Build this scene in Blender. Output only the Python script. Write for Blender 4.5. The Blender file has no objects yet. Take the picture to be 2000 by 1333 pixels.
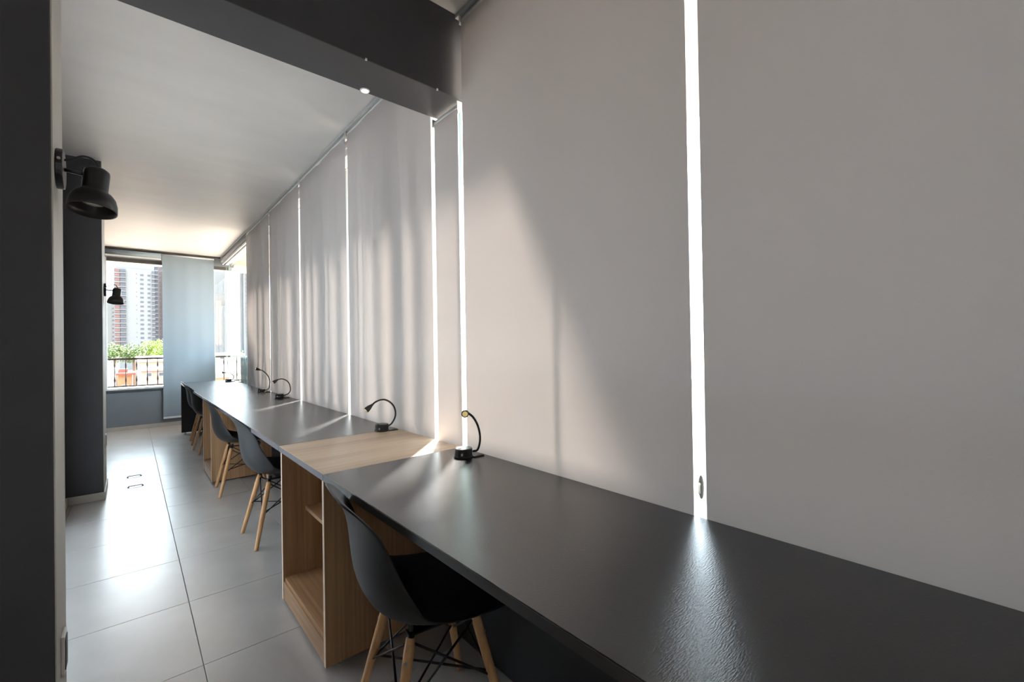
import bpy, bmesh, math, random
from mathutils import Vector, Matrix
random.seed(7)
SC = bpy.context.scene
COL = SC.collection

# ------------------------------------------------------------------ camera, sky, sun, exposure
cam_d = bpy.data.cameras.new('camera')
cam_d.sensor_width = 36.0
cam_d.lens = 15.4987
cam_d.clip_start = 0.02
cam_d.clip_end = 4000
cam = bpy.data.objects.new('camera', cam_d)
COL.objects.link(cam)
YAW, PITCH, ROLL, EYE = 0.713501, 0.0075318, -0.0160098, 1.233694
fwd = Vector((math.sin(YAW)*math.cos(PITCH), math.cos(YAW)*math.cos(PITCH), math.sin(PITCH)))
rgt = Vector((math.cos(YAW), -math.sin(YAW), 0))
upv = rgt.cross(fwd)
r2 = rgt*math.cos(ROLL) + upv*math.sin(ROLL)
u2 = -rgt*math.sin(ROLL) + upv*math.cos(ROLL)
cam.matrix_world = Matrix(((r2.x, u2.x, -fwd.x, 0), (r2.y, u2.y, -fwd.y, 0), (r2.z, u2.z, -fwd.z, EYE), (0, 0, 0, 1)))
SC.camera = cam

SKY_STRENGTH, SUN_ENERGY = 9.0, 92.0
world = bpy.data.worlds.new('world')
SC.world = world
world.use_nodes = True
bg = world.node_tree.nodes['Background']
bg.inputs[0].default_value = (0.77, 0.885, 1.0, 1)
bg.inputs[1].default_value = SKY_STRENGTH

sun_d = bpy.data.lights.new('sun', 'SUN')
sun_d.energy = SUN_ENERGY
sun_d.angle = math.radians(6.5)
sun_d.color = (1.0, 0.90, 0.81)
sun = bpy.data.objects.new('sun', sun_d)
COL.objects.link(sun)
sdir = Vector((0.34, 0.38, 0.80)).normalized()
sun.rotation_euler = sdir.to_track_quat('Z', 'Y').to_euler()

SC.view_settings.view_transform = 'Standard'
SC.view_settings.look = 'None'
SC.view_settings.gamma = 1.0
SC.view_settings.use_curve_mapping = False
SC.view_settings.exposure = 0.55
SC.cycles.max_bounces = 14
SC.cycles.diffuse_bounces = 8
SC.cycles.transmission_bounces = 10
SC.cycles.transparent_max_bounces = 24

# ------------------------------------------------------------------ materials
def s2l(c):
    return tuple(((v/255)/12.92 if v/255 <= 0.04045 else ((v/255+0.055)/1.055)**2.4) for v in c)

def mat(name, rgb, rough=0.6, metal=0.0, spec=0.5, noise=0.0, ior=1.5, nscale=20.0, bump=0.0, bscale=200.0, coat=0.0, stretch=None):
    m = bpy.data.materials.new(name)
    m.use_nodes = True
    nt = m.node_tree
    b = nt.nodes['Principled BSDF']
    c = (*s2l(rgb), 1)
    b.inputs['Base Color'].default_value = c
    b.inputs['Roughness'].default_value = rough
    b.inputs['Metallic'].default_value = metal
    b.inputs['Specular IOR Level'].default_value = spec
    b.inputs['Coat Weight'].default_value = coat
    b.inputs['IOR'].default_value = ior
    tc = nt.nodes.new('ShaderNodeTexCoord')
    mp = nt.nodes.new('ShaderNodeMapping')
    nt.links.new(tc.outputs['Object'], mp.inputs[0])
    if stretch: mp.inputs['Scale'].default_value = stretch
    if noise > 0:
        n = nt.nodes.new('ShaderNodeTexNoise')
        n.inputs['Scale'].default_value = nscale
        n.inputs['Detail'].default_value = 6
        nt.links.new(mp.outputs[0], n.inputs['Vector'])
        r = nt.nodes.new('ShaderNodeValToRGB')
        r.color_ramp.elements[0].position = 0.3
        r.color_ramp.elements[1].position = 0.7
        r.color_ramp.elements[0].color = tuple(v*(1-noise) for v in c[:3]) + (1,)
        r.color_ramp.elements[1].color = tuple(min(1, v*(1+noise)) for v in c[:3]) + (1,)
        nt.links.new(n.outputs['Fac'], r.inputs[0])
        nt.links.new(r.outputs[0], b.inputs['Base Color'])
    if bump > 0:
        n2 = nt.nodes.new('ShaderNodeTexNoise')
        n2.inputs['Scale'].default_value = bscale
        n2.inputs['Detail'].default_value = 3
        nt.links.new(mp.outputs[0], n2.inputs['Vector'])
        bp = nt.nodes.new('ShaderNodeBump')
        bp.inputs['Strength'].default_value = bump
        bp.inputs['Distance'].default_value = 0.002
        nt.links.new(n2.outputs['Fac'], bp.inputs['Height'])
        nt.links.new(bp.outputs[0], b.inputs['Normal'])
    return m

def wood(name, rgb_a, rgb_b, axis, rough=0.45, scale=1.0, bump=0.08):
    """fine straight-grained wood, grain running along the given axis"""
    m = bpy.data.materials.new(name)
    m.use_nodes = True
    nt = m.node_tree
    b = nt.nodes['Principled BSDF']
    b.inputs['Roughness'].default_value = rough
    tc = nt.nodes.new('ShaderNodeTexCoord')
    mp = nt.nodes.new('ShaderNodeMapping')
    sc = [90*scale, 90*scale, 90*scale]
    sc['xyz'.index(axis)] = 1.6*scale
    mp.inputs['Scale'].default_value = sc
    nt.links.new(tc.outputs['Object'], mp.inputs[0])
    n = nt.nodes.new('ShaderNodeTexNoise')
    n.inputs['Scale'].default_value = 1.0
    n.inputs['Detail'].default_value = 5
    n.inputs['Roughness'].default_value = 0.6
    nt.links.new(mp.outputs[0], n.inputs['Vector'])
    mp2 = nt.nodes.new('ShaderNodeMapping')
    sc2 = [9*scale]*3
    sc2['xyz'.index(axis)] = 0.5*scale
    mp2.inputs['Scale'].default_value = sc2
    nt.links.new(tc.outputs['Object'], mp2.inputs[0])
    n2 = nt.nodes.new('ShaderNodeTexNoise')
    n2.inputs['Scale'].default_value = 1.0
    n2.inputs['Detail'].default_value = 3
    nt.links.new(mp2.outputs[0], n2.inputs['Vector'])
    mx = nt.nodes.new('ShaderNodeMath'); mx.operation = 'MULTIPLY_ADD'
    mx.inputs[1].default_value = 0.5
    nt.links.new(n2.outputs['Fac'], mx.inputs[0])
    ml = nt.nodes.new('ShaderNodeMath'); ml.operation = 'MULTIPLY'; ml.inputs[1].default_value = 0.5
    nt.links.new(n.outputs['Fac'], ml.inputs[0])
    nt.links.new(ml.outputs[0], mx.inputs[2])
    r = nt.nodes.new('ShaderNodeValToRGB')
    r.color_ramp.elements[0].position = 0.36
    r.color_ramp.elements[1].position = 0.62
    r.color_ramp.elements[0].color = (*s2l(rgb_a), 1)
    r.color_ramp.elements[1].color = (*s2l(rgb_b), 1)
    nt.links.new(mx.outputs[0], r.inputs[0])
    nt.links.new(r.outputs[0], b.inputs['Base Color'])
    bp = nt.nodes.new('ShaderNodeBump')
    bp.inputs['Strength'].default_value = bump
    bp.inputs['Distance'].default_value = 0.001
    nt.links.new(n.outputs['Fac'], bp.inputs['Height'])
    nt.links.new(bp.outputs[0], b.inputs['Normal'])
    return m

def fabric(name, rgb_front, rgb_through, through):
    """woven roller blind cloth: reflects on the room side and lets part of the daylight through"""
    m = bpy.data.materials.new(name)
    m.use_nodes = True
    nt = m.node_tree
    nt.nodes.remove(nt.nodes['Principled BSDF'])
    out = nt.nodes['Material Output']
    d = nt.nodes.new('ShaderNodeBsdfDiffuse'); d.inputs[0].default_value = (*s2l(rgb_front), 1)
    t = nt.nodes.new('ShaderNodeBsdfTranslucent'); t.inputs[0].default_value = (*s2l(rgb_through), 1)
    mx = nt.nodes.new('ShaderNodeMixShader'); mx.inputs[0].default_value = through
    nt.links.new(d.outputs[0], mx.inputs[1]); nt.links.new(t.outputs[0], mx.inputs[2])
    tc = nt.nodes.new('ShaderNodeTexCoord')
    w = []
    for sc in ((300, 300, 1400), (1400, 1400, 300)):
        mp = nt.nodes.new('ShaderNodeMapping'); mp.inputs['Scale'].default_value = sc
        nt.links.new(tc.outputs['Object'], mp.inputs[0])
        n = nt.nodes.new('ShaderNodeTexNoise'); n.inputs['Scale'].default_value = 1
        nt.links.new(mp.outputs[0], n.inputs['Vector'])
        w.append(n)
    ad = nt.nodes.new('ShaderNodeMath'); ad.operation = 'ADD'
    nt.links.new(w[0].outputs['Fac'], ad.inputs[0]); nt.links.new(w[1].outputs['Fac'], ad.inputs[1])
    bp = nt.nodes.new('ShaderNodeBump'); bp.inputs['Strength'].default_value = 0.25; bp.inputs['Distance'].default_value = 0.001
    nt.links.new(ad.outputs[0], bp.inputs['Height'])
    nt.links.new(bp.outputs[0], d.inputs['Normal'])
    nt.links.new(mx.outputs[0], out.inputs[0])
    return m

def glass(name, tint):
    m = bpy.data.materials.new(name)
    m.use_nodes = True
    nt = m.node_tree
    nt.nodes.remove(nt.nodes['Principled BSDF'])
    out = nt.nodes['Material Output']
    tr = nt.nodes.new('ShaderNodeBsdfTransparent'); tr.inputs[0].default_value = (*tint, 1)
    gl = nt.nodes.new('ShaderNodeBsdfGlossy'); gl.inputs['Roughness'].default_value = 0.0
    fr = nt.nodes.new('ShaderNodeFresnel'); fr.inputs[0].default_value = 1.45
    mx = nt.nodes.new('ShaderNodeMixShader')
    # the pane is one thin sheet: only its entry face reflects
    ge = nt.nodes.new('ShaderNodeNewGeometry')
    iv = nt.nodes.new('ShaderNodeMath'); iv.operation = 'SUBTRACT'; iv.inputs[0].default_value = 1.0
    nt.links.new(ge.outputs['Backfacing'], iv.inputs[1])
    ml = nt.nodes.new('ShaderNodeMath'); ml.operation = 'MULTIPLY'
    nt.links.new(fr.outputs[0], ml.inputs[0]); nt.links.new(iv.outputs[0], ml.inputs[1])
    nt.links.new(ml.outputs[0], mx.inputs[0]); nt.links.new(tr.outputs[0], mx.inputs[1]); nt.links.new(gl.outputs[0], mx.inputs[2])
    nt.links.new(mx.outputs[0], out.inputs[0])
    return m

def emit(name, rgb, strength):
    m = bpy.data.materials.new(name)
    m.use_nodes = True
    b = m.node_tree.nodes['Principled BSDF']
    b.inputs['Base Color'].default_value = (*rgb, 1)
    b.inputs['Emission Color'].default_value = (*rgb, 1)
    b.inputs['Emission Strength'].default_value = strength
    return m

M = {}
M['charcoal'] = mat('charcoal_paint', (64, 64, 68), 0.62, noise=0.05, nscale=6, bump=0.15, bscale=160)
M['grey_paint'] = mat('grey_paint', (112, 118, 124), 0.6, noise=0.05, nscale=5, bump=0.15, bscale=120)
M['ceiling'] = mat('ceiling_paint', (204, 201, 199), 0.5, noise=0.03, nscale=2.0, bump=0.5, bscale=2.2, stretch=(1, 3, 1))
M['grout'] = mat('grout', (118, 117, 116), 0.8, noise=0.1, nscale=60)
M['tile'] = mat('porcelain_tile', (180, 177, 176), 0.27, spec=1.0, ior=1.75, noise=0.06, nscale=3.5, bump=0.05, bscale=90)
M['skirt'] = mat('beige_skirting', (176, 168, 156), 0.45, noise=0.05, nscale=8)
M['desk'] = mat('black_laminate', (27, 28, 32), 0.26, spec=0.85, ior=1.58, noise=0.12, nscale=14, bump=0.22, bscale=420, stretch=(0.25, 1, 1))
M['desk_edge'] = mat('grey_edge_band', (92, 88, 98), 0.5, noise=0.04, nscale=30)
M['desk_edge_dark'] = mat('dark_edge_band', (62, 58, 58), 0.5, noise=0.04, nscale=30)
M['panel'] = mat('black_panel', (38, 38, 42), 0.6, noise=0.06, nscale=10)
M['oak_top'] = wood('oak_top', (178, 150, 124), (206, 182, 156), 'x', 0.42)
M['oak'] = wood('oak_board', (138, 102, 70), (178, 140, 104), 'z', 0.5)
M['oak_edge'] = mat('oak_edge', (222, 198, 178), 0.5, noise=0.06, nscale=40)
M['shell'] = mat('dark_shell_plastic', (36, 36, 38), 0.55, spec=0.4, noise=0.05, nscale=60, bump=0.08, bscale=600)
M['beech'] = wood('beech_leg', (182, 132, 86), (214, 166, 118), 'z', 0.4, 1.5)
M['wire'] = mat('black_wire', (22, 22, 24), 0.4, metal=0.3, noise=0.05)
M['steel'] = mat('bright_steel', (170, 168, 160), 0.3, metal=0.9, noise=0.05)
M['black_metal'] = mat('black_metal', (24, 24, 27), 0.38, spec=0.5, noise=0.05, nscale=30)
M['bulb'] = mat('bulb_face', (176, 172, 160), 0.25, noise=0.35, nscale=60)
M['led'] = mat('led_face', (250, 226, 160), 0.35, noise=0.15, nscale=120)
lb = M['led'].node_tree.nodes['Principled BSDF']
lb.inputs['Emission Color'].default_value = (1.0, 0.72, 0.30, 1); lb.inputs['Emission Strength'].default_value = 0.22
M['alu'] = mat('white_aluminium', (205, 208, 208), 0.4, noise=0.03)
M['track'] = mat('grey_track', (178, 180, 180), 0.4, metal=0.0, noise=0.03)
M['dark_alu'] = mat('dark_frame', (70, 66, 62), 0.5, noise=0.05)
M['concrete'] = mat('warm_concrete', (214, 190, 166), 0.85, noise=0.08, nscale=4)
M['rail'] = mat('brown_iron', (70, 46, 40), 0.5, noise=0.12, nscale=20)
M['white'] = mat('white_plastic', (225, 225, 225), 0.4, noise=0.02)
M['dark_gap'] = mat('dark_socket', (45, 42, 44), 0.5, noise=0.03)
M['glass'] = glass('clear_glass', (0.965, 0.985, 0.975))
M['glass_edge'] = mat('green_glass_edge', (150, 200, 180), 0.2, spec=0.8, noise=0.05)
M['blind_far'] = fabric('blind_cloth', (166, 164, 165), (206, 195, 190), 0.041)
M['tower'] = mat('white_render', (94, 94, 94), 0.9, noise=0.03, nscale=0.2)
M['tower2'] = mat('pale_mauve_render', (84, 79, 81), 0.9, noise=0.04, nscale=0.2)
M['tower_win'] = mat('dark_window_glass', (42, 45, 52), 0.5, noise=0.3, nscale=0.35)
M['tower_brown'] = mat('brown_wall', (84, 62, 60), 0.9, noise=0.2, nscale=0.3)
M['tower_tan'] = mat('tan_render', (128, 112, 104), 0.9, noise=0.05, nscale=0.2)
M['leaf'] = mat('leaf_green', (96, 116, 40), 0.7, noise=0.45, nscale=1.2)
M['leaf2'] = mat('leaf_dark_green', (68, 86, 42), 0.7, noise=0.45, nscale=1.2)
M['bark'] = mat('bark', (90, 70, 55), 0.9, noise=0.2)
M['roof_tan'] = mat('tan_roof', (140, 120, 106), 0.9, noise=0.15, nscale=1.0)
M['wall_pink'] = mat('pink_wall', (138, 112, 98), 0.9, noise=0.1, nscale=0.6)
M['wall_orange'] = mat('orange_wall', (140, 104, 76), 0.9, noise=0.1, nscale=0.6)
M['wall_white'] = mat('white_wall', (146, 145, 142), 0.9, noise=0.06, nscale=0.6)
M['brick_red'] = mat('red_wall', (112, 62, 52), 0.9, noise=0.15, nscale=0.8)
M['ground'] = mat('city_ground', (108, 100, 92), 0.95, noise=0.15, nscale=0.05)
M['reflection_blue'] = mat('blue_reflection', (62, 76, 86), 0.5, noise=0.04)  # colour of the far blind's reflection in the corner glass

# ------------------------------------------------------------------ mesh helpers
def link(name, bm, m, parent=None, smooth=False, bevel=0.0):
    me = bpy.data.meshes.new(name)
    bm.normal_update()
    bm.to_mesh(me); bm.free()
    me.materials.clear()
    for mm in (m if isinstance(m, (list, tuple)) else [m]): me.materials.append(mm)
    if smooth:
        for p in me.polygons: p.use_smooth = True
    o = bpy.data.objects.new(name, me)
    COL.objects.link(o)
    if parent: o.parent = parent
    if bevel > 0:
        md = o.modifiers.new('bevel', 'BEVEL'); md.width = bevel; md.segments = 2; md.limit_method = 'ANGLE'
    return o

def box(bm, x0, x1, y0, y1, z0, z1, mi=0):
    v = [bm.verts.new((x, y, z)) for z in (z0, z1) for y in (y0, y1) for x in (x0, x1)]
    fs = []
    for q in ((0, 2, 3, 1), (4, 5, 7, 6), (0, 1, 5, 4), (1, 3, 7, 5), (3, 2, 6, 7), (2, 0, 4, 6)):
        f = bm.faces.new([v[i] for i in q]); f.material_index = mi; fs.append(f)
    return fs

def boxo(name, dims, m, parent=None, bevel=0.0):
    bm = bmesh.new(); box(bm, *dims)
    return link(name, bm, m, parent, bevel=bevel)

def frames(pts):
    pts = [Vector(p) for p in pts]
    out = []
    n = len(pts)
    prev = None
    for i in range(n):
        t = (pts[min(i+1, n-1)] - pts[max(i-1, 0)]).normalized()
        if prev is None:
            a = Vector((0, 0, 1)) if abs(t.z) < 0.9 else Vector((1, 0, 0))
            u = t.cross(a).normalized()
        else:
            u = (prev - t*prev.dot(t)).normalized()
        prev = u
        out.append((pts[i], u, t.cross(u)))
    return out

def tube(bm, pts, rad, seg=10, cap=True):
    """swept tube; rad is one number or one per point"""
    fr = frames(pts)
    rings = []
    for i, (p, u, v) in enumerate(fr):
        r = rad[i] if isinstance(rad, (list, tuple)) else rad
        rings.append([bm.verts.new(p + u*(r*math.cos(2*math.pi*k/seg)) + v*(r*math.sin(2*math.pi*k/seg))) for k in range(seg)])
    for a, b in zip(rings, rings[1:]):
        for k in range(seg):
            bm.faces.new((a[k], a[(k+1) % seg], b[(k+1) % seg], b[k]))
    if cap:
        bm.faces.new(list(reversed(rings[0]))); bm.faces.new(rings[-1])

def spline(pts, n=8):
    """Catmull-Rom through the points"""
    P = [Vector(p) for p in pts]
    P = [P[0]*2-P[1]] + P + [P[-1]*2-P[-2]]
    out = []
    for i in range(1, len(P)-2):
        for k in range(n):
            t = k/n
            out.append(0.5*((2*P[i]) + (P[i+1]-P[i-1])*t + (2*P[i-1]-5*P[i]+4*P[i+1]-P[i+2])*t*t + (-P[i-1]+3*P[i]-3*P[i+1]+P[i+2])*t**3))
    out.append(P[-2])
    return out

def lathe(bm, prof, seg=28, mtx=None, close=False):
    """prof: (radius, z) list turned about local z"""
    rings = []
    for r, z in prof:
        if r < 1e-6:
            q = Vector((0, 0, z))
            rings.append([bm.verts.new(mtx @ q if mtx else q)])
        else:
            ring = []
            for k in range(seg):
                q = Vector((r*math.cos(2*math.pi*k/seg), r*math.sin(2*math.pi*k/seg), z))
                ring.append(bm.verts.new(mtx @ q if mtx else q))
            rings.append(ring)
    for a, b in zip(rings, rings[1:]):
        for k in range(seg):
            k2 = (k+1) % seg
            if len(a) == 1 and len(b) == 1: break
            if len(a) == 1: bm.faces.new((a[0], b[k2], b[k]))
            elif len(b) == 1: bm.faces.new((a[k], a[k2], b[0]))
            else: bm.faces.new((a[k], a[k2], b[k2], b[k]))
    bmesh.ops.recalc_face_normals(bm, faces=bm.faces)

def thing(name, label, cat, loc=(0, 0, 0), rotz=0.0, group=None):
    o = bpy.data.objects.new(name, None)
    COL.objects.link(o)
    o.empty_display_size = 0.1
    o.location = loc; o.rotation_euler = (0, 0, rotz)
    o['label'] = label; o['category'] = cat
    if group: o['group'] = group
    return o

def struct(o):
    o['kind'] = 'structure'
    return o

def dup(root, loc, rotz, label, group=None):
    r = root.copy(); COL.objects.link(r)
    r.location = loc; r.rotation_euler = (0, 0, rotz); r['label'] = label
    if group: r['group'] = group
    for ch in list(root.children):
        c = ch.copy(); COL.objects.link(c); c.parent = r
        for g in list(ch.children):
            d = g.copy(); COL.objects.link(d); d.parent = c
    return r

# ------------------------------------------------------------------ room dimensions
W, H, L = 1.194, 2.817, 9.08           # window-wall plane, ceiling height, far wall
PIER_X, PIER_Y0, PIER_Y1, BEAM_Z = -0.162, 1.746, 1.978, 2.415
D = 0.5505                              # front edge of the desks
DESK_Z, DESK_T = 0.75, 0.026
BACK_Y = -2.6
LEFT_X = -2.8

# ------------------------------------------------------------------ floor with its tiles
floor = struct(boxo('floor', (LEFT_X-0.1, W+0.2, BACK_Y-0.1, L+0.12, -0.12, -0.004), M['grout']))
PITCH_T = 0.5725
xs = [0.208 + PITCH_T*k for k in range(-6, 2)] + [W+0.06]
ys = [2.110 + PITCH_T*k for k in range(-8, 13)]
ys = [y for y in ys if y > BACK_Y] + [L]
tile_cache = {}
for i in range(len(xs)-1):
    for j in range(len(ys)-1):
        x0, x1, y0, y1 = xs[i], xs[i+1], ys[j], ys[j+1]
        if y0 > 2.2 and x1 < -0.6: continue
        w, h = round(x1-x0, 4), round(y1-y0, 4)
        if (w, h) not in tile_cache:
            bm = bmesh.new()
            g = 0.0013
            box(bm, g, w-g, g, h-g, -0.006, 0.0)
            o = link('tile', bm, M['tile'], floor, bevel=0.0012)
            tile_cache[(w, h)] = o
        else:
            o = tile_cache[(w, h)].copy(); COL.objects.link(o)
        o.location = (x0, y0, random.uniform(-0.0005, 0.0))

# ------------------------------------------------------------------ walls and ceiling
M['rear_paint'] = mat('rear_room_paint', (200, 192, 182), 0.6, noise=0.03, nscale=5)
bm = bmesh.new()
box(bm, LEFT_X-0.1, W+0.36, BACK_Y-0.1, L+0.12, H, H+0.15)
struct(link('ceiling', bm, M['ceiling']))
bm = bmesh.new()
box(bm, LEFT_X-0.1, -0.9, BACK_Y-0.12, BACK_Y, 0, H); box(bm, -0.40, W+0.3, BACK_Y-0.12, BACK_Y, 0, H); box(bm, -0.9, -0.40, BACK_Y-0.12, BACK_Y, 2.4, H)
struct(link('wall_back', bm, M['rear_paint']))
bm = bmesh.new()
box(bm, LEFT_X-0.12, LEFT_X, BACK_Y, PIER_Y0+0.2, 0, H)
struct(link('wall_left', bm, M['rear_paint']))
# wing wall with the opening the photo looks through: pier at the left, beam across
wp = struct(boxo('wall_partition', (LEFT_X, PIER_X, PIER_Y0, PIER_Y1, 0, H), M['charcoal'], bevel=0.003))
boxo('beam', (PIER_X, W+0.07, PIER_Y0, PIER_Y1, BEAM_Z, H), M['charcoal'], wp, bevel=0.003)
# balcony side: recessed wall, second pier, wall beyond it
bm = bmesh.new()
box(bm, -0.55, -0.40, PIER_Y1, 2.15, 0, H); box(bm, -0.55, -0.40, 4.45, 5.0, 0, H); box(bm, -0.55, -0.40, 2.15, 4.45, 2.35, H)
struct(link('wall_recess', bm, M['charcoal']))
struct(boxo('wall_pier', (-0.55, -0.176, 5.0, 5.5, 0, H), M['charcoal'], bevel=0.003))
struct(boxo('wall_side', (-0.55, -0.29, 5.5, L+0.12, 0, H), M['charcoal']))
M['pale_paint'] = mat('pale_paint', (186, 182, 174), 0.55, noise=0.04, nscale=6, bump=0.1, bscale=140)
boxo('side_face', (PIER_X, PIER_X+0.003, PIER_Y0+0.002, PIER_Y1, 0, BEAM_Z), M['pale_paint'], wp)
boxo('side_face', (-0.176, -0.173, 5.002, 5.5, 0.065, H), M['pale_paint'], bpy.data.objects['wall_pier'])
bm = bmesh.new()
box(bm, -0.40, -0.164, 4.986, 5.0, 0, 0.065)
box(bm, -0.176, -0.164, 5.0, 5.51, 0, 0.065)
struct(link('baseboard_pier', bm, M['skirt'], bevel=0.002))
struct(boxo('baseboard_recess', (-0.40, -0.388, PIER_Y1, 4.986, 0, 0.065), M['skirt'], bevel=0.002))
M['sill'] = mat('grey_sill', (72, 72, 74), 0.5, noise=0.05)
# far wall: low parapet, sill, head above the glass
struct(boxo('wall_far', (-0.29, W+0.2, L, L+0.14, 0, 0.59), M['grey_paint']))
struct(boxo('baseboard_far', (-0.29, W+0.06, L-0.012, L, 0, 0.06), M['skirt'], bevel=0.002))
struct(boxo('trim_1', (-0.29, W+0.2, L-0.015, L+0.16, 0.59, 0.625), M['sill'], bevel=0.003))
struct(boxo('trim_2', (-0.29, W+0.2, L+0.02, L+0.14, 2.67, H), M['grey_paint']))
# window wall: parapet behind the desks, head over the glass, blank wall behind the camera
struct(boxo('wall_right', (W+0.06, W+0.2, BACK_Y, L, 0, 0.59), M['grey_paint']))
struct(boxo('wall_right_rear', (W+0.01, W+0.2, BACK_Y, -1.3, 0.59, H), M['rear_paint']))
M['pale_paint2'] = mat('white_paint', (215, 213, 210), 0.6, noise=0.03)
struct(boxo('trim_3', (W+0.06, W+0.2, -1.3, L, 2.75, H), M['pale_paint2']))
struct(boxo('trim_4', (W+0.05, W+0.22, -1.3, L, 0.59, 0.625), M['track'], bevel=0.003))

# ------------------------------------------------------------------ windows (glass, tracks)
def pane(parent, dims, axis):
    """one frameless pane with its polished green edges"""
    o = boxo('glass_pane', dims, M['glass'], parent)
    x0, x1, y0, y1, z0, z1 = dims
    bm = bmesh.new()
    if axis == 'y':
        box(bm, x0-0.0005, x1+0.0005, y0-0.004, y0, z0, z1); box(bm, x0-0.0005, x1+0.0005, y1, y1+0.004, z0, z1)
    else:
        box(bm, x0-0.004, x0, y0-0.0005, y1+0.0005, z0, z1); box(bm, x1, x1+0.004, y0-0.0005, y1+0.0005, z0, z1)
    link('pane_edge', bm, M['glass_edge'], o)
    return o

w1 = struct(boxo('window_1', (-0.29, W+0.12, L+0.04, L+0.09, 2.615, 2.67), M['dark_alu']))
boxo('bottom_track', (-0.29, W+0.12, L+0.045, L+0.085, 0.625, 0.645), M['alu'], w1)
for a, b in ((-0.262, 0.40), (0.412, 1.10), (1.112, W+0.075)):
    pane(w1, (a, b, L+0.061, L+0.069, 0.645, 2.615), 'x')
boxo('jamb', (-0.29, -0.27, L+0.03, L+0.10, 0.625, 2.67), M['alu'], w1)
GX = W + 0.09
w2 = struct(boxo('window_2', (GX-0.022, GX+0.03, -1.3, L+0.04, 2.70, 2.75), M['track']))
boxo('bottom_track', (GX-0.02, GX+0.02, -1.3, L+0.04, 0.625, 0.645), M['alu'], w2)
ym = -1.29
while ym < L - 0.2:
    y1 = min(ym + 0.630, L+0.03)
    pane(w2, (GX-0.004, GX+0.004, ym+0.006, y1-0.006, 0.645, 2.70), 'y')
    ym = y1
# glazed door added out of sight in the recess, curtained, to light the room
w3 = struct(boxo('fill_door_1', (-0.53, -0.47, 2.15, 4.45, 2.31, 2.35), M['alu']))
for a, b in ((2.15, 3.30), (3.30, 4.45)):
    pane(w3, (-0.503, -0.497, a+0.006, b-0.006, 0.01, 2.31), 'y')
bm = bmesh.new()
rows = [[bm.verts.new((-0.44+0.012*math.sin(i*0.9), 2.16+2.28*i/120, z)) for i in range(121)] for z in (0.015, 2.33)]
for i in range(120): bm.faces.new((rows[0][i], rows[0][i+1], rows[1][i+1], rows[1][i]))
w4 = struct(boxo('fill_door_2', (-0.9, -0.40, BACK_Y-0.09, BACK_Y-0.03, 2.36, 2.40), M['alu']))  # second door, added unseen behind the camera to light the near room
for a, b in ((-0.9, -0.65), (-0.65, -0.40)):
    pane(w4, (a+0.006, b-0.006, BACK_Y-0.063, BACK_Y-0.057, 0.01, 2.36), 'x')
M['sheer'] = fabric('sheer_cloth', (230, 230, 228), (240, 242, 244), 0.65)
b2_ = bmesh.new()
rows2 = [[b2_.verts.new((-0.92+0.54*i/140, BACK_Y+0.04+0.012*math.sin(i*0.9), z)) for i in range(141)] for z in (0.015, 2.42)]
for i in range(140): b2_.faces.new((rows2[0][i], rows2[0][i+1], rows2[1][i+1], rows2[1][i]))
t = thing('curtain', 'white sheer curtain over the added light-giving glazed door behind the camera', 'curtain', (0, 0, 0))
link('curtain_cloth', b2_, M['sheer'], t, smooth=True)
t = thing('curtain', 'white sheer curtain over the added light-giving glazed door in the recess', 'curtain', (0, 0, 0))
link('curtain_cloth', bm, M['sheer'], t, smooth=True)
# ceiling track the blinds hang from
struct(boxo('trim_5', (W-0.010, W+0.05, PIER_Y1, L, 2.795, H-0.002), M['track']))
struct(boxo('trim_6', (W-0.010, W+0.05, -1.3, PIER_Y0, 2.795, H-0.002), M['track']))
struct(boxo('trim_7', (-0.28, W, L-0.07, L-0.02, 2.795, H-0.002), M['dark_alu']))
# oval latch on the pane, seen through the gap between the two nearest blinds
lt = thing('window_latch', 'small oval latch on the glass in the bright gap between the two nearest blinds', 'latch', (GX-0.004, 0.630, 0.80))
bm = bmesh.new()
lathe(bm, [(0, -0.010), (0.016, -0.009), (0.026, -0.004), (0.028, 0.0)], 20, Matrix.Rotation(math.radians(90), 4, 'Y') @ Matrix.Diagonal((1.29, 0.30, 1, 1)))
link('latch_plate', bm, M['dark_alu'], lt, smooth=True)
bm = bmesh.new(); tube(bm, [(-0.008, 0, 0.014), (-0.013, 0, 0.006), (-0.013, 0, -0.016)], 0.003, 8)
link('latch_lever', bm, M['steel'], lt, smooth=True)

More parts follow.
